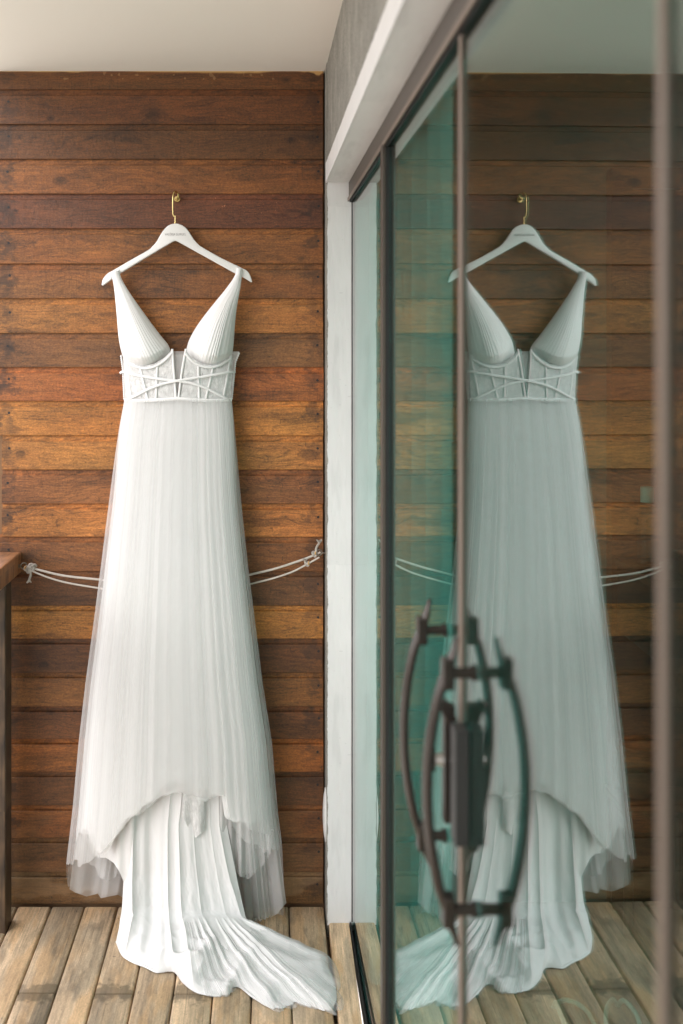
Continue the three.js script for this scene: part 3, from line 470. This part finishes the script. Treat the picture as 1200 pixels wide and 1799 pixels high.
  const EDGE = [[0, 203, 1655], [.08, 214, 1679], [.16, 235, 1693], [.22, 255, 1700], [.28, 274, 1709], [.36, 305, 1708], [.42, 321, 1727], [.5, 350, 1746], [.58, 395, 1748], [.63, 415, 1733], [.68, 440, 1750], [.74, 481, 1772], [.79, 514, 1762], [.85, 555, 1770], [.895, 580, 1774], [.915, 588, 1755], [.94, 582, 1722], [.965, 570, 1686], [.985, 514, 1669], [1, 462, 1650]];
  const TOUCH = [[0, 207, 1648], [.25, 250, 1666], [.5, 318, 1680], [.7, 390, 1672], [.85, 425, 1655], [1, 445, 1634]];
  const curve = (L, n) => { const c = new THREE.CatmullRomCurve3(L.map((r) => new THREE.Vector3(r[0] * 1000, r[1], r[2])), false, 'centripetal'), P = c.getPoints(400); return (u) => { let lo = 0, hi = 400; while (hi - lo > 1) { const m = (lo + hi) >> 1; P[m].x <= u * 1000 ? lo = m : hi = m; } const t = clamp((u * 1000 - P[lo].x) / (P[hi].x - P[lo].x || 1)); return [lerp(P[lo].y, P[hi].y, t), lerp(P[lo].z, P[hi].z, t)]; }; };
  const edge = curve(EDGE), touch = curve(TOUCH);
  const crest = (x) => 1 - 2 * Math.pow(Math.abs(Math.sin(x)), .7);
  const fs = (u) => .7 * (.35 + vn(u * 3, 77)) * crest(u * 7 + 1.2 + 6 * vn(u * 2.6, 5)) + .4 * crest(u * 15 + 7 * vn(u * 4, 9)) * vn(u * 7, 31) + 1.1 * (fbm(u * 10, 51, 2) - .5);
  const fine = (u, sd = 0) => (crest(u * 62 + sd + 5 * vn(u * 16, 3 + sd)) * .8 + crest(u * 131 + 5 * vn(u * 30, 8 + sd)) * .25 * vn(u * 21, 6)) * sm(.5, .64, u);
  const ridged = (x, z) => { let a = 1, r = 0; for (let k = 0; k < 3; k++) { const q = 2 * vn(x + 7.7 * k, z + 3.1 * k) - 1; r += a * (1 - Math.sqrt(q * q + .01)); a *= .38; x *= 1.93; z *= 1.93; } return r / 1.5; };
  const st = (u, q) => { const k = clamp(q) * 3, a = Math.min(2, Math.floor(k)), t = k - a, A1 = hangT[a], B1 = hangT[a + 1], m = (n) => lerp(A1[n], B1[n], t); return at(lerp(m(2), m(3), u), lerp(m(0), m(1), u), lerp(m(4), m(5), u) + .02 * Math.sin(Math.PI * u)); };
  const train = (lift, grow, ua = 0, ub = 1, nu = 420, va = 0, sd = 0) => grid(nu, va ? 100 : 190, (uu, vv) => {
    const u = lerp(ua, ub, uu), v = lerp(va, 1, vv);
    const vs = .5, w = v / vs, f = fs(u + .11 * Math.sin(Math.PI * u) * sm(0, .6, v) + .03 * Math.sin(v * 5 + 1) + .02 * (fbm(u * 5, v * 5, 2) - .5)), A = lerp(.011, .027, sm(0, .45, v)), cr = fbm(u * 16 + 3, v * 11, 3) - .5;
    const a = st(u, 1);
    if (w <= 1) { const p = st(u, w); p.z += A * f + .006 * cr * w + lift; return p; }
    const t = (v - vs) / (1 - vs), [tx, ty] = touch(u), [ex, ey] = edge(u), C = onFloor(tx, ty, .03), wv = -grow + .05 * fine(u, sd) + .05 * (fbm(u * 40, 7 + grow * 50, 3) - .5), E = onFloor(lerp(ex, tx, wv), lerp(ey, ty, wv * .7), .003), i = 1 - t;
    const b = st(u, .98), dir = a.clone().sub(b).multiplyScalar(7), c1 = a.clone().add(dir); c1.y = Math.max(c1.y, .03); const c2 = C.clone().lerp(E, .35); c2.y = .046;
    const p = new THREE.Vector3().addScaledVector(a, i * i * i).addScaledVector(c1, 3 * i * i * t).addScaledVector(c2, 3 * i * t * t).addScaledVector(E, t * t * t);
    const roll = Math.sqrt(clamp(1 - Math.pow(clamp((t - .93) / .07), 2)));
    p.z += A * f * (1 - sm(0, .45, t)) + lift * (1 - t); p.z += .006 * cr * (1 - sm(0, .4, t)); p.y += roll * (A * f * .95 * sm(0, .5, t) * (1 - .3 * t) + .0052 * fine(u) * sm(.1, .5, t) + .040 * (ridged(p.x * 10 + 5 + p.z * 4, p.z * 12 - p.x * 3) - .5) * sm(.05, .5, t) * (1 - .6 * sm(.62, .7, u)) + .006 * sm(0, .4, t)) + lift * .8; p.y = Math.max(p.y, .003 + .004 * roll);
    return p; });
  mesh('fold_sheet', train(0, 0), satin, tr);
  mesh('tulle_overlay', train(.0022, .07, .52, 1, 260, .62, 1.3), tulleA, tr);
  mesh('ruffle', train(.0035, -.16, .56, .99, 260, .6, 2.1), satin, tr); mesh('ruffle', train(.0065, -.40, .6, .985, 260, .58, 4.4), satin, tr);
  // corners of the lining that dip below the tulle on both sides
  const flap = (name, x0, x1, y0, bot, z, mat, nf) => mesh(name, grid(80, 40, (u, v) => { const px = lerp(x0, x1, u); return at(px, lerp(y0, pw(bot, px), v), (mat === satin ? lerp(.078, z, sm(0, .8, u)) : lerp(z, .078, sm(.2, 1, u))) + .009 * Math.sin(u * nf + 2 * v) * v + .004 * Math.sin(u * nf * 2.7) - .012 * v); }), mat, tr);
  flap('lining_corner', 148, 236, 1385, [[148, 1468], [160, 1494], [171, 1507], [186, 1507], [200, 1516], [210, 1532], [217, 1549], [236, 1560]], .142, satin, 8);
  flap('lining_corner', 386, 478, 1385, [[386, 1462], [399, 1492], [412, 1530], [425, 1541], [434, 1536], [446, 1531], [455, 1506], [478, 1488]], .138, tulleB, 13);
  mesh('lace_flap', grid(30, 40, (u, v) => at(lerp(322, 358, u) + 4 * v * (u - .5), lerp(1385, pw([[0, 1432], [.35, 1462], [.6, 1472], [1, 1458]], u), v), .158 + .006 * Math.sin(u * 9 + 1) * v - .01 * v)), laceMat, tr);
}
renderer.render(scene, camera);
